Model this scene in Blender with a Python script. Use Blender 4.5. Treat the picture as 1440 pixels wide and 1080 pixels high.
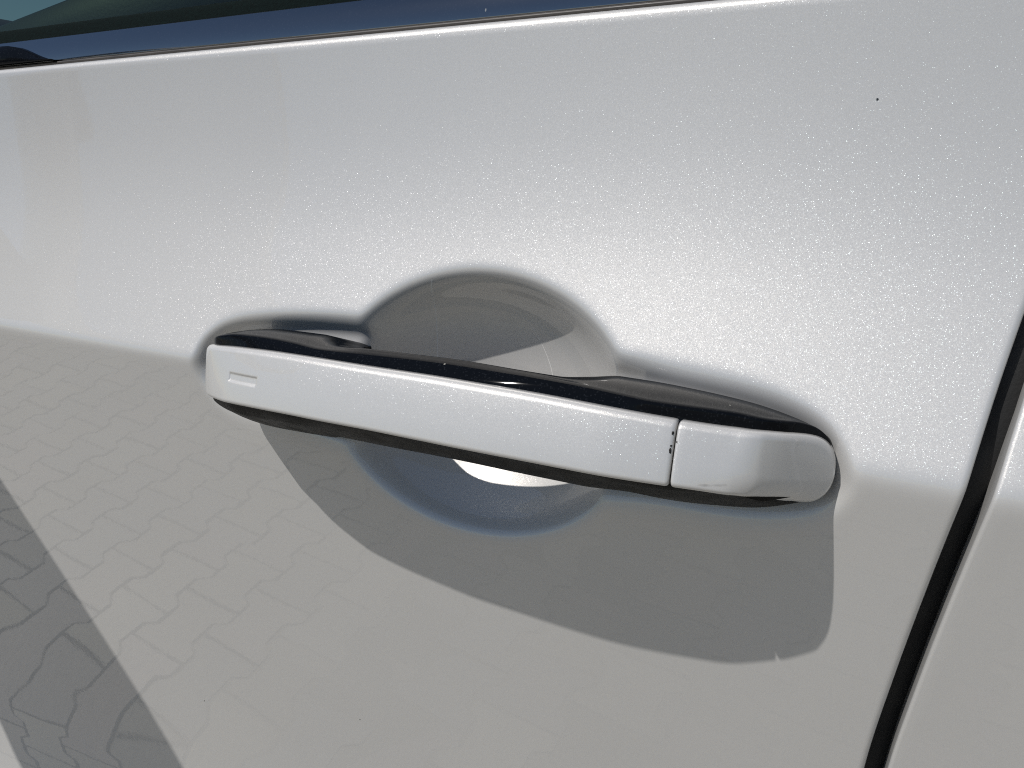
import bpy, math, random
import numpy as np
from mathutils import Vector, Matrix

random.seed(7)
scene = bpy.context.scene
for o in list(bpy.data.objects):
    bpy.data.objects.remove(o, do_unlink=True)

# ------------------------------------------------------------------ camera
# Everything is laid out in metres: x along the car (+x to the rear), y into the car, z up.
# ZH is the height of the handle above the ground.
ZH = 0.98
cam_d = bpy.data.cameras.new("camera")
cam = bpy.data.objects.new("camera", cam_d)
scene.collection.objects.link(cam)
cam_d.sensor_width = 36.0
cam_d.lens = 36.0 * 1082.0 / 1440.0
cam_d.clip_start = 0.01
cam_d.clip_end = 2000.0
cx_ = Vector((0.8976, 0.4409, 0.0003)).normalized()
cz_ = Vector((0.4260, -0.8670, 0.2587)).normalized()
cy_ = cz_.cross(cx_).normalized()
cx_ = cy_.cross(cz_).normalized()
cam.matrix_world = Matrix((
    (cx_.x, cy_.x, cz_.x, 0.1081),
    (cx_.y, cy_.y, cz_.y, -0.2500),
    (cx_.z, cy_.z, cz_.z, ZH + 0.0705),
    (0, 0, 0, 1)))
scene.camera = cam

# ------------------------------------------------------------------ sky and sun
SUN = Vector((-0.326, -0.479, 0.8146)).normalized()
world = bpy.data.worlds.new("World")
scene.world = world
world.use_nodes = True
wn = world.node_tree
for n in list(wn.nodes):
    wn.nodes.remove(n)
sky = wn.nodes.new("ShaderNodeTexSky")
sky.sky_type = 'NISHITA'
sky.sun_disc = False
sky.sun_elevation = math.asin(SUN.z)
sky.sun_rotation = math.pi / 2 - math.atan2(SUN.y, SUN.x)
sky.air_density = 1.0
sky.dust_density = 0.1
sky.ozone_density = 3.0
bg = wn.nodes.new("ShaderNodeBackground")
bg.inputs["Strength"].default_value = 0.078
wo = wn.nodes.new("ShaderNodeOutputWorld")
wn.links.new(sky.outputs[0], bg.inputs[0])
wn.links.new(bg.outputs[0], wo.inputs[0])

sun_d = bpy.data.lights.new("sun", 'SUN')
sun_d.energy = 4.4
sun_d.angle = math.radians(0.53)
sun_d.color = (1.0, 0.968, 0.93)
sun_o = bpy.data.objects.new("sun", sun_d)
scene.collection.objects.link(sun_o)
sun_o.rotation_mode = 'QUATERNION'
sun_o.rotation_quaternion = SUN.to_track_quat('Z', 'Y')
sun_o.location = (-3, -4, 7)

scene.view_settings.view_transform = 'Standard'
scene.view_settings.look = 'None'
scene.view_settings.exposure = -0.45
scene.view_settings.gamma = 1.0
scene.view_settings.use_curve_mapping = False
scene.render.engine = 'CYCLES'
scene.cycles.use_denoising = False
scene.cycles.pixel_filter_type = 'BLACKMAN_HARRIS'
scene.cycles.filter_width = 1.1
scene.cycles.max_bounces = 10
scene.cycles.diffuse_bounces = 5
scene.cycles.glossy_bounces = 6
scene.cycles.sample_clamp_indirect = 4.0
scene.cycles.caustics_reflective = False

# ------------------------------------------------------------------ helpers
C = scene.collection


def link(name, me, mat=None, parent=None, smooth=True):
    o = bpy.data.objects.new(name, me)
    C.objects.link(o)
    if mat is not None and len(me.materials) == 0:
        me.materials.append(mat)
    if smooth:
        me.polygons.foreach_set("use_smooth", [True] * len(me.polygons))
    if parent is not None:
        o.parent = parent
        o.matrix_parent_inverse = Matrix.Translation(-ORIGIN[parent.name])
    return o


ORIGIN = {}


def empty(name, loc, parent=None):
    o = bpy.data.objects.new(name, None)
    C.objects.link(o)
    o.empty_display_size = 0.05
    loc = Vector(loc)
    ORIGIN[o.name] = loc
    if parent is not None:
        o.parent = parent
        o.location = loc - ORIGIN[parent.name]
    else:
        o.location = loc
    return o


def mesh(name, verts, faces):
    me = bpy.data.meshes.new(name)
    me.from_pydata([tuple(map(float, v)) for v in verts], [], faces)
    me.validate()
    me.update()
    return me


def grid_mesh(name, X, O, Z, flip=False):
    """X, O (outward), Z arrays [row, col] -> sheet whose normals point outward (-y)."""
    nr, nc = X.shape
    v = np.stack([X, -O, Z + ZH], -1).reshape(-1, 3)
    i = np.arange(nr - 1)[:, None] * nc + np.arange(nc - 1)[None, :]
    q = np.stack([i, i + 1, i + nc + 1, i + nc], -1).reshape(-1, 4)
    if flip:
        q = q[:, ::-1]
    me = bpy.data.meshes.new(name)
    me.vertices.add(len(v))
    me.vertices.foreach_set("co", v.ravel())
    me.loops.add(q.size)
    me.loops.foreach_set("vertex_index", q.ravel())
    me.polygons.add(len(q))
    me.polygons.foreach_set("loop_start", np.arange(0, q.size, 4))
    me.polygons.foreach_set("loop_total", np.full(len(q), 4))
    me.update(calc_edges=True)
    me.validate()
    return me


def loft(name, rings, cap=True):
    """rings: list of [n,3] arrays in (x, out, z); closed sections."""
    n = len(rings[0])
    v = []
    for r in rings:
        for p in r:
            v.append((p[0], -p[1], p[2] + ZH))
    f = []
    for a in range(len(rings) - 1):
        for b in range(n):
            c = (b + 1) % n
            f.append((a * n + b, (a + 1) * n + b, (a + 1) * n + c, a * n + c))
    if cap:
        f.append(tuple(range(n)))
        m = (len(rings) - 1) * n
        f.append(tuple(m + k for k in reversed(range(n))))
    me = mesh(name, v, f)
    import bmesh
    bm = bmesh.new()
    bm.from_mesh(me)
    bmesh.ops.recalc_face_normals(bm, faces=bm.faces)
    bm.to_mesh(me)
    bm.free()
    return me


def extrude_x(name, prof, x0, x1, n=2, dx=None):
    """closed profile [(out, z)...] swept along x; dx: optional per-point end offsets."""
    rings = []
    for x in np.linspace(x0, x1, n):
        rings.append(np.array([(x, o, z) for o, z in prof]))
    return loft(name, rings)


def round_box(name, lo, hi, r, seg=3):
    import bmesh
    bm = bmesh.new()
    bmesh.ops.create_cube(bm, size=1.0)
    for v in bm.verts:
        v.co = Vector([lo[k] if v.co[k] < 0 else hi[k] for k in range(3)])
    bmesh.ops.bevel(bm, geom=bm.edges[:], offset=r, segments=seg, profile=0.5, affect='EDGES')
    me = bpy.data.meshes.new(name)
    bm.to_mesh(me)
    bm.free()
    return me


def cubic(xs, ys):
    xs = np.array(xs, float)
    ys = np.array(ys, float)
    d = np.diff(ys) / np.diff(xs)
    m = np.zeros_like(ys)
    m[0], m[-1] = d[0], d[-1]
    for i in range(1, len(xs) - 1):
        m[i] = 0 if d[i - 1] * d[i] <= 0 else 2 * d[i - 1] * d[i] / (d[i - 1] + d[i])

    def fn(x):
        x = np.clip(x, xs[0], xs[-1])
        i = np.clip(np.searchsorted(xs, x) - 1, 0, len(xs) - 2)
        h = xs[i + 1] - xs[i]
        t = (x - xs[i]) / h
        return (ys[i] * (2 * t**3 - 3 * t**2 + 1) + h * m[i] * (t**3 - 2 * t**2 + t)
                + ys[i + 1] * (-2 * t**3 + 3 * t**2) + h * m[i + 1] * (t**3 - t**2))
    return fn


# ------------------------------------------------------------------ materials
def new_mat(name):
    m = bpy.data.materials.new(name)
    m.use_nodes = True
    nt = m.node_tree
    for n in list(nt.nodes):
        nt.nodes.remove(n)
    out = nt.nodes.new("ShaderNodeOutputMaterial")
    return m, nt, out


def pbsdf(nt, **kw):
    n = nt.nodes.new("ShaderNodeBsdfPrincipled")
    for k, v in kw.items():
        n.inputs[k.replace("_", " ")].default_value = v
    return n


def ramp(nt, src, p0, p1, c0=(0, 0, 0, 1), c1=(1, 1, 1, 1)):
    r = nt.nodes.new("ShaderNodeValToRGB")
    r.color_ramp.elements[0].position = p0
    r.color_ramp.elements[1].position = p1
    r.color_ramp.elements[0].color = c0
    r.color_ramp.elements[1].color = c1
    nt.links.new(src, r.inputs[0])
    return r.outputs[0]


def math_n(nt, op, a, b=None):
    n = nt.nodes.new("ShaderNodeMath")
    n.operation = op
    for i, v in enumerate((a, b)):
        if v is None:
            continue
        if isinstance(v, (int, float)):
            n.inputs[i].default_value = v
        else:
            nt.links.new(v, n.inputs[i])
    return n.outputs[0]


def vmath(nt, op, a, b=None, scale=None):
    n = nt.nodes.new("ShaderNodeVectorMath")
    n.operation = op
    for i, v in enumerate((a, b)):
        if v is None:
            continue
        if isinstance(v, tuple):
            n.inputs[i].default_value = v
        else:
            nt.links.new(v, n.inputs[i])
    if scale is not None:
        n.inputs["Scale"].default_value = scale
    return n.outputs[0]


def paint(name, scuff=False, marks=False):
    """White pearl lacquer: white body coat, fine mica lobe, sparse sparkles, clear coat."""
    m, nt, out = new_mat(name)
    L = nt.links.new
    tc = nt.nodes.new("ShaderNodeTexCoord")
    geo = nt.nodes.new("ShaderNodeNewGeometry")
    N = geo.outputs["Normal"]

    wav = nt.nodes.new("ShaderNodeTexNoise")
    wav.inputs["Scale"].default_value = 14.0
    wav.inputs["Detail"].default_value = 1.0
    L(tc.outputs["Object"], wav.inputs["Vector"])
    peel = nt.nodes.new("ShaderNodeTexNoise")
    peel.inputs["Scale"].default_value = 320.0
    peel.inputs["Detail"].default_value = 1.5
    L(tc.outputs["Object"], peel.inputs["Vector"])
    hgt = math_n(nt, 'ADD', math_n(nt, 'MULTIPLY', wav.outputs["Fac"], 0.00010), math_n(nt, 'MULTIPLY', peel.outputs["Fac"], 0.0000042))
    bmp = nt.nodes.new("ShaderNodeBump")
    bmp.inputs["Strength"].default_value = 1.0
    bmp.inputs["Distance"].default_value = 1.0
    L(hgt, bmp.inputs["Height"])
    CN = bmp.outputs[0]

    def flake(scale, amp):
        v = nt.nodes.new("ShaderNodeTexVoronoi")
        v.inputs["Scale"].default_value = scale
        v.inputs["Randomness"].default_value = 1.0
        L(tc.outputs["Object"], v.inputs["Vector"])
        c = vmath(nt, 'SUBTRACT', v.outputs["Color"], (0.5, 0.5, 0.5))
        c = vmath(nt, 'SCALE', c, scale=amp)
        return vmath(nt, 'NORMALIZE', vmath(nt, 'ADD', N, c)), v
    # body
    base = pbsdf(nt, Roughness=0.55, Coat_Weight=1.0, Coat_Roughness=0.02, Coat_IOR=1.60)
    base.inputs["Specular IOR Level"].default_value = 0.0
    big = nt.nodes.new("ShaderNodeTexNoise")
    big.inputs["Scale"].default_value = 9.0
    big.inputs["Detail"].default_value = 3.0
    L(tc.outputs["Object"], big.inputs["Vector"])
    col = ramp(nt, big.outputs["Fac"], 0.3, 0.7, (*PAINT_BASE, 1), (*[c * 1.03 for c in PAINT_BASE], 1))
    # a few specks of dirt on the lacquer
    sp = nt.nodes.new("ShaderNodeTexVoronoi")
    sp.inputs["Scale"].default_value = 42.0
    L(tc.outputs["Object"], sp.inputs["Vector"])
    spk = math_n(nt, 'LESS_THAN', sp.outputs["Distance"], 0.02)
    sep = nt.nodes.new("ShaderNodeSeparateColor")
    L(sp.outputs["Color"], sep.inputs[0])
    spk = math_n(nt, 'MULTIPLY', spk, math_n(nt, 'LESS_THAN', sep.outputs[0], 0.22))
    mixc = nt.nodes.new("ShaderNodeMix")
    mixc.data_type = 'RGBA'
    L(spk, mixc.inputs[0])
    L(col, mixc.inputs[6])
    mixc.inputs[7].default_value = (0.03, 0.028, 0.025, 1)
    col = mixc.outputs[2]
    dark = spk
    if scuff or marks:
        xyz = nt.nodes.new("ShaderNodeSeparateXYZ")
        L(tc.outputs["Object"], xyz.inputs[0])
    if scuff:   # grey rub mark low on the lock cover
        nz = nt.nodes.new("ShaderNodeTexNoise")
        nz.inputs["Scale"].default_value = 260.0
        nz.inputs["Detail"].default_value = 2.0
        L(tc.outputs["Object"], nz.inputs["Vector"])
        dx = math_n(nt, 'DIVIDE', math_n(nt, 'SUBTRACT', xyz.outputs[0], 0.0683), 0.0052)
        lin = math_n(nt, 'MULTIPLY', math_n(nt, 'SUBTRACT', xyz.outputs[0], 0.0683), 0.08)
        zz_ = math_n(nt, 'SUBTRACT', math_n(nt, 'SUBTRACT', xyz.outputs[2], ZH - 0.0173), lin)
        dz = math_n(nt, 'DIVIDE', zz_, 0.0006)
        d = math_n(nt, 'ADD', math_n(nt, 'MULTIPLY', dx, dx), math_n(nt, 'MULTIPLY', dz, dz))
        d = math_n(nt, 'ADD', d, math_n(nt, 'MULTIPLY', math_n(nt, 'SUBTRACT', nz.outputs["Fac"], 0.5), 3.4))
        f = ramp(nt, d, 0.0, 1.0, (0.5, 0.5, 0.5, 1), (0, 0, 0, 1))
        mx = nt.nodes.new("ShaderNodeMix")
        mx.data_type = 'RGBA'
        L(f, mx.inputs[0])
        L(col, mx.inputs[6])
        mx.inputs[7].default_value = (0.14, 0.13, 0.12, 1)
        col = mx.outputs[2]
    if marks:   # thin pale lines running down inside the finger cup
        zr = math_n(nt, 'SUBTRACT', xyz.outputs[2], ZH)

        def line(z0, z1, x0, dxk, pw, w):
            u = math_n(nt, 'DIVIDE', math_n(nt, 'SUBTRACT', zr, z0), z1 - z0)
            ins = math_n(nt, 'MULTIPLY', math_n(nt, 'GREATER_THAN', u, 0.0), math_n(nt, 'LESS_THAN', u, 1.0))
            xc = math_n(nt, 'ADD', math_n(nt, 'MULTIPLY', math_n(nt, 'POWER', math_n(nt, 'MAXIMUM', u, 0.0), pw), dxk), x0)
            dd = math_n(nt, 'ABSOLUTE', math_n(nt, 'SUBTRACT', xyz.outputs[0], xc))
            return math_n(nt, 'MULTIPLY', ins, math_n(nt, 'LESS_THAN', dd, w))
        deep = math_n(nt, 'GREATER_THAN', xyz.outputs[1], 0.012)
        sc_ = math_n(nt, 'MAXIMUM', line(-.013, .030, -.0698, .0078, 2.2, .00020), line(-.010, .014, -.0155, -.0115, 1.3, .00016))
        sc_ = math_n(nt, 'MULTIPLY', sc_, deep)
        mx = nt.nodes.new("ShaderNodeMix")
        mx.data_type = 'RGBA'
        L(math_n(nt, 'MULTIPLY', sc_, 0.8), mx.inputs[0])
        L(col, mx.inputs[6])
        mx.inputs[7].default_value = (0.85, 0.83, 0.79, 1)
        col = mx.outputs[2]
        dark = math_n(nt, 'MAXIMUM', dark, sc_)
    L(col, base.inputs["Base Color"])
    L(CN, base.inputs["Coat Normal"])
    # mica lobe
    n1, _ = flake(5000.0, MICA_AMP)
    mica = pbsdf(nt, Metallic=1.0, Roughness=MICA_ROUGH, Coat_Weight=1.0, Coat_Roughness=0.02, Coat_IOR=1.60)
    mica.inputs["Base Color"].default_value = (0.97, 0.935, 0.875, 1)
    L(n1, mica.inputs["Normal"])
    L(CN, mica.inputs["Coat Normal"])
    mix1 = nt.nodes.new("ShaderNodeMixShader")
    f1 = math_n(nt, 'MULTIPLY', math_n(nt, 'SUBTRACT', 1.0, dark), MICA_FAC)
    L(f1, mix1.inputs[0])
    L(base.outputs[0], mix1.inputs[1])
    L(mica.outputs[0], mix1.inputs[2])
    # sparkles: one flake in a few, sharper
    n2, v2 = flake(6000.0, SPARK_AMP)
    spark = pbsdf(nt, Metallic=1.0, Roughness=0.27, Coat_Weight=1.0, Coat_Roughness=0.02, Coat_IOR=1.60)
    hue = nt.nodes.new("ShaderNodeMix")
    hue.data_type = 'RGBA'
    hue.inputs[0].default_value = 0.22
    hue.inputs[6].default_value = (0.95, 0.95, 0.95, 1)
    L(v2.outputs["Color"], hue.inputs[7])
    L(hue.outputs[2], spark.inputs["Base Color"])
    L(n2, spark.inputs["Normal"])
    L(CN, spark.inputs["Coat Normal"])
    s2 = nt.nodes.new("ShaderNodeSeparateColor")
    wn_ = nt.nodes.new("ShaderNodeTexWhiteNoise")
    wn_.noise_dimensions = '3D'
    L(v2.outputs["Color"], wn_.inputs["Vector"])
    f2 = math_n(nt, 'MULTIPLY', math_n(nt, 'LESS_THAN', wn_.outputs["Value"], 0.55), SPARK_FAC)
    mix2 = nt.nodes.new("ShaderNodeMixShader")
    L(f2, mix2.inputs[0])
    L(mix1.outputs[0], mix2.inputs[1])
    L(spark.outputs[0], mix2.inputs[2])
    L(mix2.outputs[0], out.inputs[0])
    return m


PAINT_BASE = (0.58, 0.572, 0.556)
MICA_AMP = 0.13
MICA_ROUGH = 0.48
MICA_FAC = 0.23
SPARK_AMP = 0.54
SPARK_FAC = 0.042

M_paint = paint("white_pearl_paint")
M_paint_lock = paint("white_pearl_paint_scuffed", scuff=True)


def simple(name, col, rough, coat=0.0, spec=0.5, bump=0.0, bump_scale=600.0, var=0.0, var_scale=60.0, metallic=0.0):
    m, nt, out = new_mat(name)
    b = pbsdf(nt, Roughness=rough, Metallic=metallic, Coat_Weight=coat, Coat_Roughness=0.03)
    b.inputs["Specular IOR Level"].default_value = spec
    b.inputs["Base Color"].default_value = (*col, 1)
    tc = nt.nodes.new("ShaderNodeTexCoord")
    if var:
        nz = nt.nodes.new("ShaderNodeTexNoise")
        nz.inputs["Scale"].default_value = var_scale
        nz.inputs["Detail"].default_value = 5.0
        nt.links.new(tc.outputs["Object"], nz.inputs["Vector"])
        c = ramp(nt, nz.outputs["Fac"], 0.3, 0.7, (*[k * (1 - var) for k in col], 1), (*[k * (1 + var) for k in col], 1))
        nt.links.new(c, b.inputs["Base Color"])
        r = ramp(nt, nz.outputs["Fac"], 0.3, 0.75, (rough,) * 3 + (1,), (min(1, rough * 1.5 + 0.02),) * 3 + (1,))
        nt.links.new(r, b.inputs["Roughness"])
    if bump:
        nz = nt.nodes.new("ShaderNodeTexNoise")
        nz.inputs["Scale"].default_value = bump_scale
        nz.inputs["Detail"].default_value = 4.0
        nt.links.new(tc.outputs["Object"], nz.inputs["Vector"])
        bp = nt.nodes.new("ShaderNodeBump")
        bp.inputs["Strength"].default_value = bump
        bp.inputs["Distance"].default_value = 0.0005
        nt.links.new(nz.outputs["Fac"], bp.inputs["Height"])
        nt.links.new(bp.outputs[0], b.inputs["Normal"])
    nt.links.new(b.outputs[0], out.inputs[0])
    return m


def gloss_black(name, ior=1.42, spec=0.0, rough=0.3, cr=(0.03, 0.09), cw=1.0):
    """Piano-black metallic lacquer with dust specks and hairline scratches."""
    m, nt, out = new_mat(name)
    L = nt.links.new
    tc = nt.nodes.new("ShaderNodeTexCoord")
    b = pbsdf(nt, Roughness=rough, Coat_Weight=cw, Coat_Roughness=0.035, Coat_IOR=ior)
    b.inputs["Specular IOR Level"].default_value = spec
    nz = nt.nodes.new("ShaderNodeTexVoronoi")
    nz.inputs["Scale"].default_value = 2300.0
    L(tc.outputs["Object"], nz.inputs["Vector"])
    se = nt.nodes.new("ShaderNodeSeparateColor")
    L(nz.outputs["Color"], se.inputs[0])
    c = ramp(nt, se.outputs[0], 0.86, 1.0, (0.005, 0.006, 0.008, 1), (0.016, 0.018, 0.022, 1))
    # dust
    sp = nt.nodes.new("ShaderNodeTexVoronoi")
    sp.inputs["Scale"].default_value = 150.0
    mp = nt.nodes.new("ShaderNodeMapping")
    mp.inputs["Rotation"].default_value = (0.2, 0.35, 0.1)
    mp.inputs["Scale"].default_value = (1.0, 1.0, 0.45)
    L(tc.outputs["Object"], mp.inputs["Vector"])
    L(mp.outputs[0], sp.inputs["Vector"])
    s2 = nt.nodes.new("ShaderNodeSeparateColor")
    L(sp.outputs["Color"], s2.inputs[0])
    d = math_n(nt, 'MULTIPLY', math_n(nt, 'LESS_THAN', sp.outputs["Distance"], 0.055),
               math_n(nt, 'LESS_THAN', s2.outputs[0], 0.16))
    mx = nt.nodes.new("ShaderNodeMix")
    mx.data_type = 'RGBA'
    L(d, mx.inputs[0])
    L(c, mx.inputs[6])
    mx.inputs[7].default_value = (0.32, 0.31, 0.27, 1)
    L(mx.outputs[2], b.inputs["Base Color"])
    cn = nt.nodes.new("ShaderNodeTexNoise")
    cn.inputs["Scale"].default_value = 35.0
    L(tc.outputs["Object"], cn.inputs["Vector"])
    cr = ramp(nt, cn.outputs["Fac"], 0.35, 0.75, (cr[0],) * 3 + (1,), (cr[1],) * 3 + (1,))
    L(cr, b.inputs["Coat Roughness"])
    L(b.outputs[0], out.inputs[0])
    return m


M_black = gloss_black("gloss_black_lacquer", 1.34, 0.0, 0.3, (0.022, 0.05), 0.32)
M_strip = gloss_black("gloss_black_belt_trim", 2.8, 1.0, 0.06, (0.02, 0.05))
M_plastic = simple("moulded_black_plastic", (0.012, 0.012, 0.011), 0.42, spec=0.13, bump=0.25, bump_scale=1400, var=0.25, var_scale=90)
M_rubber = simple("black_rubber", (0.012, 0.012, 0.012), 0.62, bump=0.5, bump_scale=900, var=0.3)
M_felt = simple("weatherstrip_flock", (0.005, 0.010, 0.0095), 0.9, spec=0.08, bump=1.0, bump_scale=1500, var=0.35, var_scale=700)
M_lip = simple("trim_lip_plastic", (0.075, 0.066, 0.058), 0.38, var=0.2)
M_inner = simple("inner_body_black", (0.006, 0.006, 0.006), 0.7)
M_trim = simple("interior_plastic", (0.02, 0.021, 0.022), 0.6, bump=0.4, bump_scale=500)
M_fabric = simple("seat_fabric", (0.028, 0.028, 0.03), 0.9, bump=0.8, bump_scale=1200, var=0.2)
M_pale = simple("pale_headliner", (0.35, 0.36, 0.33), 0.85, var=0.1)
M_chip = simple("chipped_paint_primer", (0.015, 0.014, 0.013), 0.8)
M_mirror = simple("mirror_silver", (0.9, 0.9, 0.9), 0.02, metallic=1.0)


def glass_mat():
    m, nt, out = new_mat("tinted_window_glass")
    tr = nt.nodes.new("ShaderNodeBsdfTransparent")
    tr.inputs[0].default_value = (0.66, 0.74, 0.66, 1)
    gl = nt.nodes.new("ShaderNodeBsdfGlossy")
    gl.inputs["Roughness"].default_value = 0.015
    fr = nt.nodes.new("ShaderNodeFresnel")
    fr.inputs["IOR"].default_value = 1.5
    mx = nt.nodes.new("ShaderNodeMixShader")
    gb = nt.nodes.new("ShaderNodeNewGeometry")     # the far face of the pane adds no mirror of its own
    front_only = math_n(nt, 'SUBTRACT', 1.0, gb.outputs["Backfacing"])
    nt.links.new(math_n(nt, 'MULTIPLY', fr.outputs[0], front_only), mx.inputs[0])
    nt.links.new(tr.outputs[0], mx.inputs[1])
    nt.links.new(gl.outputs[0], mx.inputs[2])
    nt.links.new(mx.outputs[0], out.inputs[0])
    return m


M_glass = glass_mat()


def paver_mat(name, bed=False):
    m, nt, out = new_mat(name)
    L = nt.links.new
    tc = nt.nodes.new("ShaderNodeTexCoord")
    geo = nt.nodes.new("ShaderNodeNewGeometry")
    oi = nt.nodes.new("ShaderNodeObjectInfo")
    b = pbsdf(nt, Roughness=0.85)
    n1 = nt.nodes.new("ShaderNodeTexNoise")
    n1.inputs["Scale"].default_value = 130.0
    n1.inputs["Detail"].default_value = 6.0
    L(geo.outputs["Position"], n1.inputs["Vector"])
    n2 = nt.nodes.new("ShaderNodeTexNoise")
    n2.inputs["Scale"].default_value = 2.2
    n2.inputs["Detail"].default_value = 3.0
    L(geo.outputs["Position"], n2.inputs["Vector"])
    if bed:
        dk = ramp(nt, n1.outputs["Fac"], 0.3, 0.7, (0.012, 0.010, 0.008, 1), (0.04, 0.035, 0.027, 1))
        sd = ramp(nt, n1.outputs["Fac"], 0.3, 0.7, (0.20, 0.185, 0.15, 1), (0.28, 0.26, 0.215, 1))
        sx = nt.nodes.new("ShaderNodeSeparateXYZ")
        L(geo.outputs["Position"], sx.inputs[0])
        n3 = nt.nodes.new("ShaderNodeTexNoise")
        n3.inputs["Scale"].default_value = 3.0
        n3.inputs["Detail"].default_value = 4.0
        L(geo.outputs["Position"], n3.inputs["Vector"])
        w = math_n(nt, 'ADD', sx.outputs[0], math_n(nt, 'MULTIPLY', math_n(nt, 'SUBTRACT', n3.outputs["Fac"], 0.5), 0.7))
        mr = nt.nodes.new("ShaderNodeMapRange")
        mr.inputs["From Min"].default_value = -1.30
        mr.inputs["From Max"].default_value = -0.90  # bed colour pales rearwards, painting in the fade of the reflected joints
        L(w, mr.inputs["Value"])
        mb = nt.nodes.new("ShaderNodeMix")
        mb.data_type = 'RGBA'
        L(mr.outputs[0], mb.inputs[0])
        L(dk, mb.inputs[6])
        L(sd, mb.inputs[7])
        c = mb.outputs[2]
    else:
        rnd = math_n(nt, 'FRACT', math_n(nt, 'ADD', oi.outputs["Random"], geo.outputs["Random Per Island"]))
        r = nt.nodes.new("ShaderNodeValToRGB")
        e = r.color_ramp.elements
        e[0].position, e[0].color = 0.0, (0.29, 0.272, 0.232, 1)
        e[1].position, e[1].color = 1.0, (0.40, 0.37, 0.30, 1)
        for p, k in ((0.3, (0.35, 0.322, 0.255, 1)), (0.55, (0.35, 0.308, 0.27, 1)), (0.8, (0.31, 0.297, 0.26, 1))):
            x = e.new(p)
            x.color = k
        L(rnd, r.inputs[0])
        g = ramp(nt, n1.outputs["Fac"], 0.25, 0.75, (0.78, 0.78, 0.78, 1), (1.12, 1.12, 1.12, 1))
        mx = nt.nodes.new("ShaderNodeMix")
        mx.data_type = 'RGBA'
        mx.blend_type = 'MULTIPLY'
        mx.inputs[0].default_value = 1.0
        L(r.outputs[0], mx.inputs[6])
        L(g, mx.inputs[7])
        g2 = ramp(nt, n2.outputs["Fac"], 0.3, 0.7, (0.85, 0.85, 0.85, 1), (1.05, 1.05, 1.05, 1))
        m2 = nt.nodes.new("ShaderNodeMix")
        m2.data_type = 'RGBA'
        m2.blend_type = 'MULTIPLY'
        m2.inputs[0].default_value = 1.0
        L(mx.outputs[2], m2.inputs[6])
        L(g2, m2.inputs[7])
        c = m2.outputs[2]
    L(c, b.inputs["Base Color"])
    L(b.outputs[0], out.inputs[0])
    return m


M_paver = paver_mat("concrete_paver")
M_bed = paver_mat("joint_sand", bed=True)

# ------------------------------------------------------------------ pavement in front of the car
bed_x = [(-60, -.0100), (-1.30, -.0100), (-1.0, -.0030), (-0.75, -.0007), (2.1, -.0007), (2.25, -.0065), (60, -.0065)]   # bed raised towards the rear so the joints fade from the door's reflection
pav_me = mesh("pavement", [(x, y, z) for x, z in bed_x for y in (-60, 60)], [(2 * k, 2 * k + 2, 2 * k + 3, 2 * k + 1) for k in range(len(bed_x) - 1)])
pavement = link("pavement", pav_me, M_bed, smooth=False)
pavement["kind"] = "structure"
ORIGIN[pavement.name] = Vector((0, 0, 0))
PL, PW = 0.125, 0.150
half = [(-0.5, 1), (-0.31, 1), (-0.19, -1), (0.19, -1), (0.31, 1), (0.5, 1)]


def paver_outline(inset):
    pts = []
    for t, s in half:
        ie = inset * 0.5
        y = t * PL - (ie if t > 0.4 else -ie if t < -0.4 else 0)
        pts.append((PW / 2 + s * 0.0150 - inset, y))
    return pts + [(-x, y) for x, y in reversed(pts)]


def paver_geo():
    o1, o0 = paver_outline(0.0056), paver_outline(0.0042)
    v = [(x, y, 0.0) for x, y in o1] + [(x, y, -0.003) for x, y in o0] + [(x, y, -0.03) for x, y in o0]
    n = len(o1)
    f = [tuple(range(n))]
    for r in (0, 1):
        for k in range(n):
            j = (k + 1) % n
            f.append((r * n + k, (r + 1) * n + k, (r + 1) * n + j, r * n + j))
    return v, f


pv, pf = paver_geo()
paver_me = mesh("paver", pv, pf)
paver_me.materials.append(M_paver)
PAV_ROT = math.radians(7.0)
spots = []
for i in range(-66, 48):
    for j in range(-90, 38):
        x, y = i * PW, (j + (0.5 if i % 2 else 0.0)) * PL
        X_ = x * math.cos(PAV_ROT) - y * math.sin(PAV_ROT)
        Y_ = x * math.sin(PAV_ROT) + y * math.cos(PAV_ROT)
        if -7.0 < X_ < 2.2 and -6.5 < Y_ < 0.7:
            spots.append((math.hypot(X_ + 1.7, (Y_ + 0.95)), X_, Y_))
spots.sort()
bv, bf = [], []
for k, (d, x, y) in enumerate(spots):
    tilt = (random.uniform(-.006, .006), random.uniform(-.006, .006))
    dz = random.uniform(-0.0012, 0.0012)
    if k < 300:
        o = bpy.data.objects.new("paver", paver_me)
        C.objects.link(o)
        o.parent = pavement
        o.location = (x, y, dz)
        o.rotation_euler = (tilt[0], tilt[1], PAV_ROT)
    else:
        b0 = len(bv)
        c, s = math.cos(PAV_ROT), math.sin(PAV_ROT)
        for p in pv:
            bv.append((x + p[0] * c - p[1] * s, y + p[0] * s + p[1] * c, p[2] + dz + p[0] * tilt[1] + p[1] * tilt[0]))
        for q in pf:
            bf.append(tuple(b0 + t for t in q))
field = link("paver_field", mesh("paver_field", bv, bf), M_paver, pavement, smooth=False)
field["kind"] = "stuff"
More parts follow.
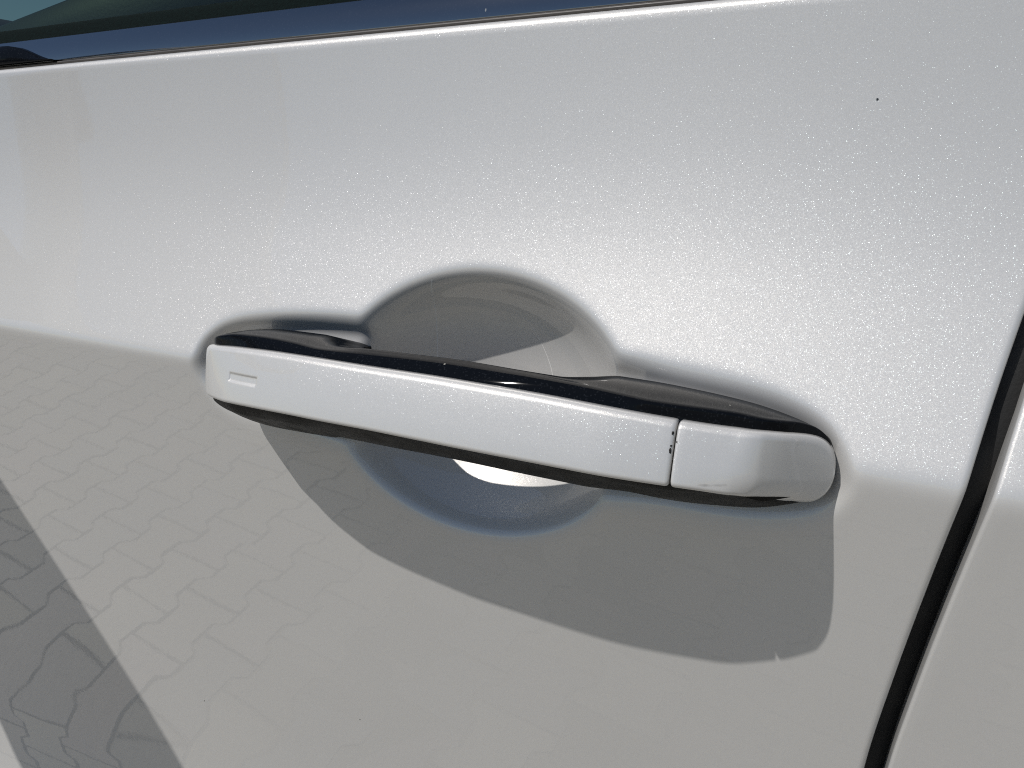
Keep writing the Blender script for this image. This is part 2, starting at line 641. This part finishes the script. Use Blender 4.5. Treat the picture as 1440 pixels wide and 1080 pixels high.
# the same paving farther off, too far to tell the pieces apart
far = link("far_paving", mesh("far_paving", [(-60, -60, -.006), (60, -60, -.006), (60, -6.5, -.006), (-60, -6.5, -.006),
                                             (-60, 60, -.006), (-60, -6.5, -.006), (-7.1, -6.5, -.006), (-7.1, 60, -.006),
                                             (2.3, -6.5, -.006), (60, -6.5, -.006), (60, 60, -.006), (2.3, 60, -.006)],
                                 [(0, 1, 2, 3), (5, 6, 7, 4), (8, 9, 10, 11)]), M_paver, pavement, smooth=False)
far["kind"] = "stuff"

# ------------------------------------------------------------------ door skin shape
zz = np.linspace(-.75, .3, 6001)


TILT_UP = cubic([0, .02, .05, .08, .11, .145, .3], [26.5, 25, 20.5, 13, 6, 1.5, 1])


def tilt_deg(z, soft):
    up = TILT_UP(np.maximum(z, 0))
    lo = np.interp(z, [-.75, -.44, -.37, -.34, -.31, -.27, -.22, -.15, -.05, 0], [10, 10, 8, 3.5, -1.5, -4.5, -6, -6.8, -7.5, -8])
    w = 1 / (1 + np.exp(-np.clip(z / soft, -60, 60)))
    return lo * (1 - w) + up * w


def profile(soft):
    s = -np.tan(np.radians(tilt_deg(zz, soft)))
    P = np.concatenate([[0], np.cumsum((s[1:] + s[:-1]) / 2 * np.diff(zz))])
    return P - np.interp(0, zz, P)


P_sharp, P_soft, P_flat = profile(.0012), profile(.0018), profile(.022)


def crease_z(x):
    return -.0164 - .026 * x


def skin(x, z):
    q = z - crease_z(x)
    w = np.clip((x + .15) / .25, 0, 1)
    return np.interp(q, zz, P_sharp) * (1 - w) + np.interp(q, zz, P_soft) * w


def skin_flat(x, z):
    return np.interp(z - crease_z(x), zz, P_flat)


# recess behind the handle: shallow channel joined to a deep finger cup
RX = np.arange(-.235, .150, .0006)
RZ = np.arange(-.115, .075, .0006)
gx, gz = np.meshgrid(RX, RZ)
chan = np.array([(-181, -10), (-177.5, -2), (-166, 6.2), (-141, 10.4), (-113, 12.3), (-80, 12.2), (-20, 10.2), (31, 7.6), (57, 5.2),
                 (76, 2.2), (90, -2.8), (99, -9.8), (103, -17), (104, -25), (98, -36), (81, -44), (62, -46.4), (36, -46.6),
                 (-30, -46.0), (-107, -44.4), (-131, -42.6), (-161, -40.4), (-175, -30), (-181, -18.5)]) / 1000


def smooth_poly(p, it=3):
    for _ in range(it):
        q = np.roll(p, -1, 0)
        p = np.stack([p * .75 + q * .25, p * .25 + q * .75], 1).reshape(-1, 2)
    return p


def sdf(poly, px, pz):
    a, b = poly, np.roll(poly, -1, 0)
    d = np.full(px.shape, 1e9)
    ins = np.zeros(px.shape, bool)
    for (x0, z0), (x1, z1) in zip(a, b):
        ex, ez = x1 - x0, z1 - z0
        wx, wz = px - x0, pz - z0
        t = np.clip((wx * ex + wz * ez) / (ex * ex + ez * ez + 1e-18), 0, 1)
        d = np.minimum(d, (wx - ex * t)**2 + (wz - ez * t)**2)
        c = ((z0 <= pz) & (z1 > pz)) | ((z1 <= pz) & (z0 > pz))
        xi = x0 + (pz - z0) / (z1 - z0 + 1e-15) * ex
        ins ^= c & (px < xi)
    d = np.sqrt(d)
    return np.where(ins, d, -d)       # positive inside


ds = sdf(smooth_poly(chan, 2), gx, gz)
CH_D = .0130
t = np.clip((ds + .001) / .0095, 0, 1)
q_ = np.clip((-gz - .008) / .030, 0, 1)
r_ = np.clip((gx - .005) / .045, 0, 1)
ch = CH_D * (1 - .30 * r_ * r_ * (3 - 2 * r_)) * (1 - np.where(gx < -.125, .42, np.clip(.42 - (gx + .125) / .05 * .30, .12, .42)) * q_ * q_ * (3 - 2 * q_)) * np.sin(t * np.pi / 2) ** 1.25
ECX, ECZ, ERX, ERZ = -.0375, -.0190, .0680, .0530
ang_r = np.sqrt(((gx - ECX) / ERX)**2 + ((gz - ECZ) / ERZ)**2)
CUP_D = .043
k_ = .97
cup = CUP_D * (np.sqrt(np.clip(1 - (k_ * np.clip(ang_r, 0, 1))**2, 0, 1)) - math.sqrt(1 - k_**2)) / (1 - math.sqrt(1 - k_**2))
cup = np.where(ang_r < 1, cup, -(ang_r - 1) * .09)
ks = .0035
h_ = np.clip(.5 + .5 * (cup - ch) / ks, 0, 1)
dep = cup * h_ + ch * (1 - h_) + ks * h_ * (1 - h_)
dep = np.maximum(dep, 0)


def blur(a, s):
    r = int(3 * s) + 1
    k = np.exp(-.5 * (np.arange(-r, r + 1) / s)**2)
    k /= k.sum()
    a = np.apply_along_axis(lambda m: np.convolve(np.pad(m, r, mode='edge'), k, 'valid'), 0, a)
    return np.apply_along_axis(lambda m: np.convolve(np.pad(m, r, mode='edge'), k, 'valid'), 1, a)


dep = blur(dep, 3.2)
mask = blur(np.clip(np.maximum(ds / .004, (1 - ang_r) / .08), 0, 1), 3.5)


def bil(tab, x, z):
    fx = np.clip((x - RX[0]) / .0006, 0, len(RX) - 1.001)
    fz = np.clip((z - RZ[0]) / .0006, 0, len(RZ) - 1.001)
    i, j = fx.astype(int), fz.astype(int)
    u, v = fx - i, fz - j
    r = (tab[j, i] * (1 - u) * (1 - v) + tab[j, i + 1] * u * (1 - v) + tab[j + 1, i] * (1 - u) * v + tab[j + 1, i + 1] * u * v)
    inb = (x > RX[0]) & (x < RX[-1]) & (z > RZ[0]) & (z < RZ[-1])
    return np.where(inb, r, 0)


def door_out(x, z):
    m = bil(mask, x, z)
    return skin(x, z) * (1 - m) + skin_flat(x, z) * m - bil(dep, x, z)


# shut line between the two doors
_edge = cubic([-.75, -.45, -.30, -.20, -.131, -.094, -.053, -.019, .007, .029, .13, .2],
              [.113, .1135, .1145, .1160, .1203, .1246, .1303, .1357, .1405, .1450, .1660, .180])
ZTOP = .1265
GAP = .0070


def zrows():
    a = np.concatenate([np.linspace(-.56, -.40, 9)[:-1], np.linspace(-.40, -.085, 70)[:-1], np.arange(-.085, .050, .0007),
                        np.linspace(.050, ZTOP, 40)])
    return a


def roll(n, r):
    th = np.linspace(0, np.pi / 2, n + 1)[1:]
    return r * np.sin(th), r * (1 - np.cos(th))


def front_panel():
    zs = zrows()
    xa = np.concatenate([np.linspace(-.95, -.40, 23)[:-1], np.linspace(-.40, -.195, 60)[:-1], np.arange(-.195, .1075, .0007)])
    nb = 26
    R = .0022
    Xg, Og, Zg = [], [], []
    ts = np.linspace(0, 1, nb + 1)[1:]
    aR, dR = roll(6, R)
    for z in zs:
        e = float(_edge(z)) - R
        xb = xa[-1] + (e - xa[-1]) * ts
        x = np.concatenate([xa, xb])
        o = door_out(x, np.full(len(x), z))
        x = np.concatenate([x, e + aR, [e + R, e + R - .0005]])
        o = np.concatenate([o, o[-1] - dR, [o[-1] - R - .006, o[-1] - .022]])
        Xg.append(x)
        Og.append(o)
        Zg.append(np.full(len(x), z))
    # rolled top edge under the belt trim
    RT = .0030
    aT, dT = roll(7, RT)
    x, o, z = Xg[-1], Og[-1], Zg[-1]
    for a, d in zip(aT, dT):
        Xg.append(x); Og.append(o - d - a * .22); Zg.append(z + a)
    Xg.append(x); Og.append(o - .022); Zg.append(z + RT - .001)
    return grid_mesh("door_panel", np.array(Xg), np.array(Og), np.array(Zg))


def rear_panel():
    zs = zrows()
    R = .0014
    aR, dR = roll(6, R)
    ts = np.concatenate([np.linspace(0, .12, 24)[:-1], np.linspace(.12, 1, 40)])
    Xg, Og, Zg = [], [], []
    for z in zs:
        e = float(_edge(z)) + GAP + R
        x = e + (.85 - e) * ts
        o = skin(x, np.full(len(x), z)) - .0004
        x = np.concatenate([[e - R + .0005, e - R], (e - aR)[::-1], x])
        o = np.concatenate([[o[0] - .022, o[0] - R - .006], (o[0] - dR)[::-1], o])
        Xg.append(x); Og.append(o); Zg.append(np.full(len(x), z))
    RT = .0030
    aT, dT = roll(7, RT)
    x, o, z = Xg[-1], Og[-1], Zg[-1]
    for a, d in zip(aT, dT):
        Xg.append(x); Og.append(o - d - a * .22); Zg.append(z + a)
    Xg.append(x); Og.append(o - .022); Zg.append(z + RT - .001)
    return grid_mesh("door_panel", np.array(Xg), np.array(Og), np.array(Zg))


front = empty("front_door", (-0.2, 0, ZH - .56))
front["label"] = "white pearl car door with black and white pull handle in a finger recess"
front["category"] = "car door"
front["kind"] = "thing"
link("door_panel", front_panel(), paint("white_pearl_paint_marked", marks=True), front)

rear = empty("rear_door", (0.5, 0, ZH - .56))
rear["label"] = "plain white rear car door beyond the black shut gap, no handle showing"
rear["category"] = "car door"
rear["kind"] = "thing"
link("door_panel", rear_panel(), M_paint, rear)


# ------------------------------------------------------------------ belt trim, weatherstrip, glass
def belt(parent, x0, x1, slant=0.0):
    ob = -.0500
    lip = [(ob - .010, .1312), (ob - .0004, .1312), (ob + .0004, .1316), (ob + .0006, .1322), (ob + .0002, .1328), (ob - .0006, .1330), (ob - .010, .1330)]
    link("trim_lip", extrude_x("trim_lip", lip, x0, x1, 12), M_lip, parent)
    # glossy strip, gently crowned
    pr = []
    for k in range(15):
        t = k / 14
        z = .1332 + t * .0135
        pr.append((ob - .0012 - t * .0052 - .0011 * (2 * t - 1)**2, z))
    pr += [(ob - .0080, .1473), (ob - .0090, .1474), (ob - .012, .1474), (ob - .012, .1332)]
    link("belt_trim", extrude_x("belt_trim", pr, x0, x1, 12), M_strip, parent)
    ws = [(ob - .0088, .1450), (ob - .0092, .1478)]
    for k in range(9):
        t = k / 8
        ws.append((ob - .0094 - .0040 * t, .1482 + .0068 * math.sin(t * math.pi / 2)))
    ws += [(ob - .0142, .1545), (ob - .0142, .1450)]
    link("weatherstrip", extrude_x("weatherstrip", ws, x0, x1, 12), M_felt, parent)
    g = [(-.0650, .10), (-.0690, .10), (-.0690 - .0875, .45), (-.0650 - .0875, .45)]
    link("window_glass", extrude_x("window_glass", g, x0, x1, 2), M_glass, parent, smooth=False)
    # inner door card, the dark shelf behind the glass
    ic = [(-.085, .155), (-.080, .145), (-.080, -.50), (-.17, -.50), (-.17, .06), (-.15, .140), (-.13, .156)]
    link("door_card", extrude_x("door_card", ic, x0, x1, 2), M_trim, parent, smooth=False)


belt(front, -.93, float(_edge(.14)) - .001)
belt(rear, float(_edge(.14)) + GAP, .84)

# ------------------------------------------------------------------ handle
handle_x = [-.1515, -.1490, -.1448, -.139, -.1305, -.12, -.1, -.07, -.02, .03, .055, .068, .0750, .0790, .0820, .0850, .0900, .0960, .0990]
handle_o = [.0140, .0210, .0260, .0296, .0324, .0350, .0378, .0404, .0416, .0389, .0346, .0316, .0296, .0276, .0246, .0208, .0135, .0045, .0002]
face_o = cubic(handle_x, handle_o)
cov_t = cubic([-.1515, -.140, -.130, -.120, -.100, -.080, -.056, -.030, .003, .030, .050, .060, .068, .074, .079, .083, .087, .091, .095, .099],
              [.0024, .0036, .0046, .0053, .0061, .0063, .0060, .0057, .0044, .0024, .0004, -.0006, -.0013, -.0017, -.0021, -.0030, -.0043, -.0060, -.0084, -.0109])
cov_b = cubic([-.1515, -.140, -.130, -.120, -.100, -.080, -.056, -.030, .003, .030, .050, .060, .068, .074, .079, .083, .087, .091, .095, .099],
              [-.0174, -.0169, -.0164, -.0158, -.0151, -.0147, -.0147, -.0151, -.0162, -.0176, -.0188, -.0194, -.0202, -.0210, -.0228, -.0249, -.0271, -.0285, -.0290, -.0290])
TILT = math.tan(math.radians(19))
SEAM = .0556


def end_shape(x, x_end, r, p):
    d = abs(x - x_end)
    if d >= r:
        return 1.0
    return max(0.02, (1 - (1 - d / r)**p)**(1 / p))


def cover_ring(x, inset=0.0, nv=72, groove=False):
    zt, zb, of = float(cov_t(x)), float(cov_b(x)), float(face_o(x))
    zm, hh = (zt + zb) / 2, (zt - zb) / 2
    # rounded ends
    f = end_shape(x, -.1518, .0095, 2.3) * end_shape(x, .0993, .0065, 2.3)
    zm2 = zm
    hh2 = hh * f - inset
    hh2 = max(hh2, .0006)
    r = min(.0018, hh2 * .9)
    ring = []
    tilt = TILT * float(np.clip((.092 - x) / .02, 0.35, 1) * np.clip((x + .165) / .04, 0.4, 1))
    for k in range(nv + 1):
        v = -math.cos(math.pi * k / nv)
        v = v * .75 + (2 * k / nv - 1) * .25
        z = zm2 + v * hh2
        xe = x
        if x > SEAM + .004:
            lowv = max(0.0, -v - .15) / .85
            xe = x + 0.0040 * lowv * lowv * min(1.0, (x - SEAM - .004) / .014) * min(1.0, max(0.0, (.0985 - x) / .010))
        o = (of if xe == x else float(face_o(xe))) - inset - (z - zm) * tilt - .0005 * (v * abs(v) ** 1.5 * np.sign(v)) * 1.0
        e = hh2 * (1 - abs(v))
        if e < r:
            o -= (r - math.sqrt(max(r * r - (r - e)**2, 0))) * (1.0 if v < 0 else 1.15)
        if groove:
            gx0, gx1 = -.1228, -.1058
            tx = (x - gx0) / (gx1 - gx0)
            zc_ = -.0056 + .0004 * tx
            du = min(x - gx0, gx1 - x)
            dv = .00155 - abs(z - zc_)
            d = min(du, dv)
            if d > -.0004:
                s = min(1, max(0, (d + .0004) / .0009))
                o -= .00075 * (s * s * (3 - 2 * s))
        ring.append((x, o, z))
    a, b = ring[-1], ring[0]
    back = .0042
    ring.append((x, a[1] - back * .7, a[2] - .0002))
    ring.append((x, a[1] - back, a[2] - .0022 if hh2 > .004 else a[2]))
    ring.append((x, b[1] - back, b[2] + .0022 if hh2 > .004 else b[2]))
    ring.append((x, b[1] - back * .7, b[2] + .0002))
    return np.array(ring)


handle = empty("door_handle", (-.03, 0, ZH - .01), front)
xs = list(-.1518 + .0005 * np.array([0, .3, 1, 2, 3.5, 5, 7, 9, 11, 13, 15, 17, 20, 24, 29, 34, 40, 46]))
xs += list(np.arange(-.1252, -.1030, .0004)) + list(np.arange(-.1015, SEAM - .0024, .0030))
main_r = [cover_ring(x, 0, groove=True) for x in xs]
for d, ins in ((.0014, 0), (.0008, .0001), (.0005, .0003), (.0003, .0006)):
    main_r.append(cover_ring(SEAM - d, ins))
link("handle_cover", loft("handle_cover", main_r), M_paint, handle)
lock_r = []
for d, ins in ((.0003, .0006), (.0005, .0003), (.0008, .0001), (.0014, 0)):
    lock_r.append(cover_ring(SEAM + d, ins))
for x in list(np.arange(SEAM + .003, .0730, .0015)) + list(np.arange(.0730, .0930, .0005)) + list(.0993 - .0005 * np.array([12, 10.5, 9, 7.5, 6, 5, 4, 3, 2.2, 1.5, .9, .4, .1])):
    lock_r.append(cover_ring(float(x)))
lk = link("lock_cover", loft("lock_cover", lock_r), M_paint_lock, handle)
lk["label"] = "white lock cover at the rear end of the handle with a grey scuff"

# black body with its two feet: front edge -> shoulder -> widest line -> back, above and below
def tab(*rows):
    xs_ = [r[0] for r in rows]
    return cubic(xs_, [r[1] for r in rows]), cubic(xs_, [r[2] for r in rows])


sh_t = tab((-.158, .0000, .0125), (-.1525, .0022, .0150), (-.148, .0044, .0185), (-.140, .0074, .0218), (-.128, .0094, .0240), (-.110, .0100, .0260), (-.096, .0096, .0272), (-.080, .0088, .0292),
           (-.040, .0092, .0297), (-.004, .0084, .0294), (.020, .0072, .0290), (.048, .0044, .0284), (.071, .0026, .0258), (.0865, -.0008, .0186), (.097, -.0070, .0060))
wd_t = tab((-.158, .0005, .0050), (-.150, .0026, .0040), (-.142, .0056, .0040), (-.120, .0083, .0040), (-.098, .0082, .0045), (-.088, .0080, .0120),
           (-.078, .0084, .0200), (-.060, .0097, .0245), (-.030, .0098, .0252), (.000, .0086, .0250), (.014, .0076, .0235), (.022, .0066, .0160),
           (.030, .0056, .0070), (.048, .0040, .0045), (.071, .0012, .0035), (.0865, -.0030, .0015), (.097, -.0080, .0000))
sh_b = tab((-.158, -.0200, .0125), (-.150, -.0220, .0200), (-.125, -.0225, .0300), (-.096, -.0215, .0330), (-.040, -.0192, .0360), (.000, -.0200, .0355),
           (.050, -.0222, .0320), (.071, -.0224, .0262), (.0865, -.0244, .0120), (.097, -.0258, .0030))
wd_b = tab((-.158, -.0290, .0050), (-.150, -.0340, .0040), (-.125, -.0368, .0040), (-.100, -.0364, .0045), (-.090, -.0330, .0120), (-.078, -.0280, .0220),
           (-.040, -.0262, .0275), (-.004, -.0272, .0270), (.022, -.0296, .0230), (.036, -.0340, .0110), (.050, -.0368, .0050), (.074, -.0352, .0035), (.090, -.0312, .0010), (.097, -.0270, .0000))
bod_back = cubic([-.158, -.104, -.098, -.086, -.070, -.060, .006, .016, .028, .036, .042, .097], [-.034, -.034, -.030, -.004, .0095, .0110, .0110, .0095, -.002, -.028, -.034, -.034])


def body_ring(x, n=9):
    zt, zb, of = float(cov_t(x)), float(cov_b(x)), float(face_o(x))
    zm = (zt + zb) / 2
    fe = end_shape(x, -.1530, .006, 2.4) * end_shape(x, .0974, .006, 2.2)
    tilt = TILT * float(np.clip((.092 - x) / .02, 0.35, 1) * np.clip((x + .165) / .04, 0.4, 1))
    ob = float(bod_back(x))
    of_t = of - (zt - zm) * tilt - .0044
    of_b = of - (zb - zm) * tilt - .0034
    if x < -.1515:
        of_t = of_b = .0135
    ring = []

    def wall(zf, of_, sh, wd, s):
        zs, os_ = float(sh[0](x)), float(sh[1](x))
        zw, ow = float(wd[0](x)), float(wd[1](x))
        os_ = min(os_, of_ - .0004)
        ow = min(ow, os_ - .0008)
        if s > 0:
            zf = min(zf, zs)
        else:
            zf = max(zf, zs)
        P = [np.array((zf, of_)), np.array((zs, os_)), np.array((zw, ow))]
        # quadratic spline rounding the shoulder
        m0 = P[0] * .22 + P[1] * .78
        k2 = min(.75, .0030 / max(np.linalg.norm(P[2] - P[1]), 1e-6))
        m1 = P[1] * (1 - k2) + P[2] * k2
        pts = []
        for k in range(4):
            u = k / 4
            q = P[0] * (1 - u) + m0 * u
            pts.append((q[0] + s * .0004 * math.sin(math.pi * u / 1.3), q[1]))
        for k in range(n + 1):
            u = k / n
            q = (1 - u)**2 * m0 + 2 * u * (1 - u) * P[1] + u * u * m1
            pts.append((q[0], q[1]))
        L_ = np.linalg.norm(P[2] - m1)
        for k in range(1, 7):
            u = k / 6
            q = m1 * (1 - u) + P[2] * u
            pts.append((q[0] + s * L_ * .03 * math.sin(math.pi * u), q[1]))
        ob_ = min(ob, ow - .0015)
        rb = min(.005, (ow - ob_) * .9)
        for k in range(1, 7):
            th = k / 6 * math.pi / 2
            dp = (ow - ob_) * math.sin(th)
            pts.append((zw - s * max(rb * (1 - math.cos(th)), .34 * dp), ow - dp))
        return pts
    top = wall(zt - .0003, of_t, sh_t, wd_t, 1)
    bot = wall(zb + .0003, of_b, sh_b, wd_b, -1)
    zc0 = -.0135
    for z, o in top:
        ring.append((x, o, zc0 + (z - zc0) * fe))
    for z, o in reversed(bot):
        ring.append((x, o, zc0 + (z - zc0) * fe))
    return np.array(ring)


bx = list(-.1528 + .0005 * np.array([0, .4, 1, 2, 3, 4.5, 6, 8, 10])) + list(np.arange(-.147, .0905, .0012)) + list(.0972 - .0006 * np.array([10, 8, 6, 4.5, 3, 2, 1.2, .5, 0]))
grip = link("handle_grip", loft("handle_grip", [body_ring(float(x)) for x in bx]), M_black, handle)
grip.data.materials.append(M_plastic)          # the underside is plain moulded plastic
for p in grip.data.polygons:
    if p.center.z < ZH - .011 or p.normal.y > 0.5:
        p.material_index = 1


# chipped paint on the seam edges
def blob(name, c, r, seed):
    rnd = random.Random(seed)
    import bmesh
    bm = bmesh.new()
    bmesh.ops.create_icosphere(bm, subdivisions=2, radius=1.0)
    for v in bm.verts:
        k = 1 + rnd.uniform(-.28, .28)
        v.co = Vector((c[0] + v.co.x * r[0] * k, -c[1] + v.co.y * r[1] * k, ZH + c[2] + v.co.z * r[2] * k))
    me = bpy.data.meshes.new(name)
    bm.to_mesh(me)
    bm.free()
    return me


for k, (dx, z, rx, rz) in enumerate(((-.0008, -.0034, .00035, .0006), (-.0009, -.0086, .0004, .0011), (.0007, -.0058, .0002, .0003), (-.0008, -.0070, .0003, .0004))):
    x = SEAM + dx
    zt, zb = float(cov_t(x)), float(cov_b(x))
    o = float(face_o(x)) - (z - (zt + zb) / 2) * TILT - .00035
    link("paint_chip", blob("paint_chip", (x, o, z), (rx, .0005, rz), k), M_chip, handle)

# ------------------------------------------------------------------ door mirror (throws the shadow low on the door)
mir = empty("door_mirror", (-.60, -.03, ZH + .10), front)


def mirror_rings(z0f, z1f):
    rings = []
    for k in range(13):
        t = k / 12
        x = -.515 - t * .165
        s = math.sqrt(max(0.02, 1 - (t * .97)**2.6))
        ring = []
        for j in range(40):
            a = j / 40 * 2 * math.pi
            ca, sa = math.cos(a), math.sin(a)
            e = 2 / 3.6
            u = abs(ca)**e * (1 if ca >= 0 else -1)
            v = abs(sa)**e * (1 if sa >= 0 else -1)
            xx = x + .038 * u * (1 - t)
            ring.append((xx, .225 + .100 * u * s, .176 + .075 * v * s))
        rings.append(np.array(ring))
    return rings


link("mirror_housing", loft("mirror_housing", mirror_rings(0, 1)), M_paint, mir)
arm = []
for t in np.linspace(0, 1, 8):
    o = -.055 + t * .21
    w, h = .05 - .012 * math.sin(t * math.pi), .020
    arm.append(np.array([(-.62 + w * math.cos(a), o, .105 + .012 * t + h * math.sin(a)) for a in np.linspace(0, 2 * math.pi, 16, endpoint=False)]))
link("mirror_arm", loft("mirror_arm", arm), M_trim, mir)
gl = []
for dx in (.0, .004):
    ring = []
    for j in range(32):
        a = j / 32 * 2 * math.pi
        ca, sa = math.cos(a), math.sin(a)
        u = abs(ca)**.55 * (1 if ca >= 0 else -1)
        v = abs(sa)**.55 * (1 if sa >= 0 else -1)
        ring.append((-.513 + .036 * u + dx, .225 + .088 * u, .176 + .064 * v))
    gl.append(np.array(ring))
link("mirror_glass", loft("mirror_glass", gl), M_mirror, mir, smooth=False)

bp = []  # added black plate standing in for the mirror's dark reflection in the trim
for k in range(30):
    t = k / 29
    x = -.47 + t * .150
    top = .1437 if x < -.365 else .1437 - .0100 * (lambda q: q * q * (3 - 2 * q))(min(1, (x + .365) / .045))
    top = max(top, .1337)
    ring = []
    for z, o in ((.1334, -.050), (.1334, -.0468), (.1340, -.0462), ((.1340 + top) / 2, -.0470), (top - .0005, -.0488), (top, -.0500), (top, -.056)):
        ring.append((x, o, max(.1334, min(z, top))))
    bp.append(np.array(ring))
link("reflection_plate", loft("reflection_plate", bp), M_black, mir)

# ------------------------------------------------------------------ car body seen through the gap and the window
body = empty("car_body", (0, .8, ZH - .6))
body["label"] = "dark inner car body seen in the shut gap and through the window"
body["category"] = "car body"
body["kind"] = "thing"
rings = []
for z in np.linspace(-.56, .128, 50):
    e = float(_edge(z)) + GAP / 2
    o = float(skin(np.array([e]), np.array([z]))[0])
    step = .0035 if z > -.012 else 0.0
    rings.append(np.array([(e + .009 * math.cos(a) - .002, o - .0175 + step + .0065 * math.sin(a), z) for a in np.linspace(0, 2 * math.pi, 14, endpoint=False)]))
link("door_seal", loft("door_seal", rings), M_rubber, body)
link("pillar", round_box("pillar", (.02, .075, ZH - .56), (.24, .16, ZH + .50), .012), M_inner, body)
link("far_side", round_box("far_side", (-1.0, 1.45, ZH - .56), (.9, 1.55, ZH + .13), .02), M_inner, body)
link("roof", round_box("roof", (-.75, .18, ZH + .46), (.9, 1.48, ZH + .52), .02), M_pale, body)
link("floor_pan", round_box("floor_pan", (-1.2, .08, ZH - .60), (.9, 1.5, ZH - .54), .01), M_inner, body)
link("bulkhead", round_box("bulkhead", (.85, .08, ZH - .56), (.92, 1.5, ZH + .46), .01), M_inner, body)
link("firewall", round_box("firewall", (-1.35, .05, ZH - .58), (-1.25, 1.5, ZH + .12), .01), M_inner, body)


def bar_mesh(name, p0, p1, r):
    p0, p1 = Vector(p0), Vector(p1)
    d = (p1 - p0).normalized()
    a = d.cross(Vector((0, 1, 0.2))).normalized()
    b = d.cross(a)
    v, f = [], []
    for p in (p0, p1):
        for k in range(14):
            th = k / 14 * 2 * math.pi
            v.append(p + a * r * math.cos(th) + b * r * .7 * math.sin(th))
    for k in range(14):
        j = (k + 1) % 14
        f.append((k, j, 14 + j, 14 + k))
    f += [tuple(range(13, -1, -1)), tuple(range(14, 28))]
    return mesh(name, v, f)


link("front_pillar", bar_mesh("front_pillar", (-1.25, .12, ZH + .10), (-.55, .20, ZH + .50), .05), M_trim, body)
link("front_pillar", bar_mesh("front_pillar", (-1.25, 1.45, ZH + .10), (-.55, 1.38, ZH + .50), .05), M_trim, body)

link("pillar_trim", bar_mesh("pillar_trim", (-.85, .15, ZH + .088), (-.10, .15, ZH + .190), .046), M_trim, body)

dash = empty("dashboard", (-1.0, .75, ZH - .3))
dash["label"] = "dark moulded dashboard inside the car ahead of the driver seat"
dash["category"] = "dashboard"
dash["kind"] = "thing"
link("dash_top", round_box("dash_top", (-1.25, .12, ZH - .1), (-.80, 1.42, ZH + .16), .05, 4), M_trim, dash)
link("instrument_hood", round_box("instrument_hood", (-.95, .25, ZH + .10), (-.74, .62, ZH + .235), .04, 4), M_trim, dash)

seat = empty("driver_seat", (-.05, .45, ZH - .5))
seat["label"] = "dark fabric driver seat inside the car behind the side window"
seat["category"] = "car seat"
seat["kind"] = "thing"
link("backrest", round_box("backrest", (-.02, .22, ZH - .30), (.14, .70, ZH + .26), .05, 4), M_fabric, seat)
link("cushion", round_box("cushion", (-.52, .22, ZH - .42), (.05, .70, ZH - .26), .05, 4), M_fabric, seat)
link("headrest", round_box("headrest", (.04, .33, ZH + .28), (.14, .59, ZH + .44), .04, 4), M_fabric, seat)
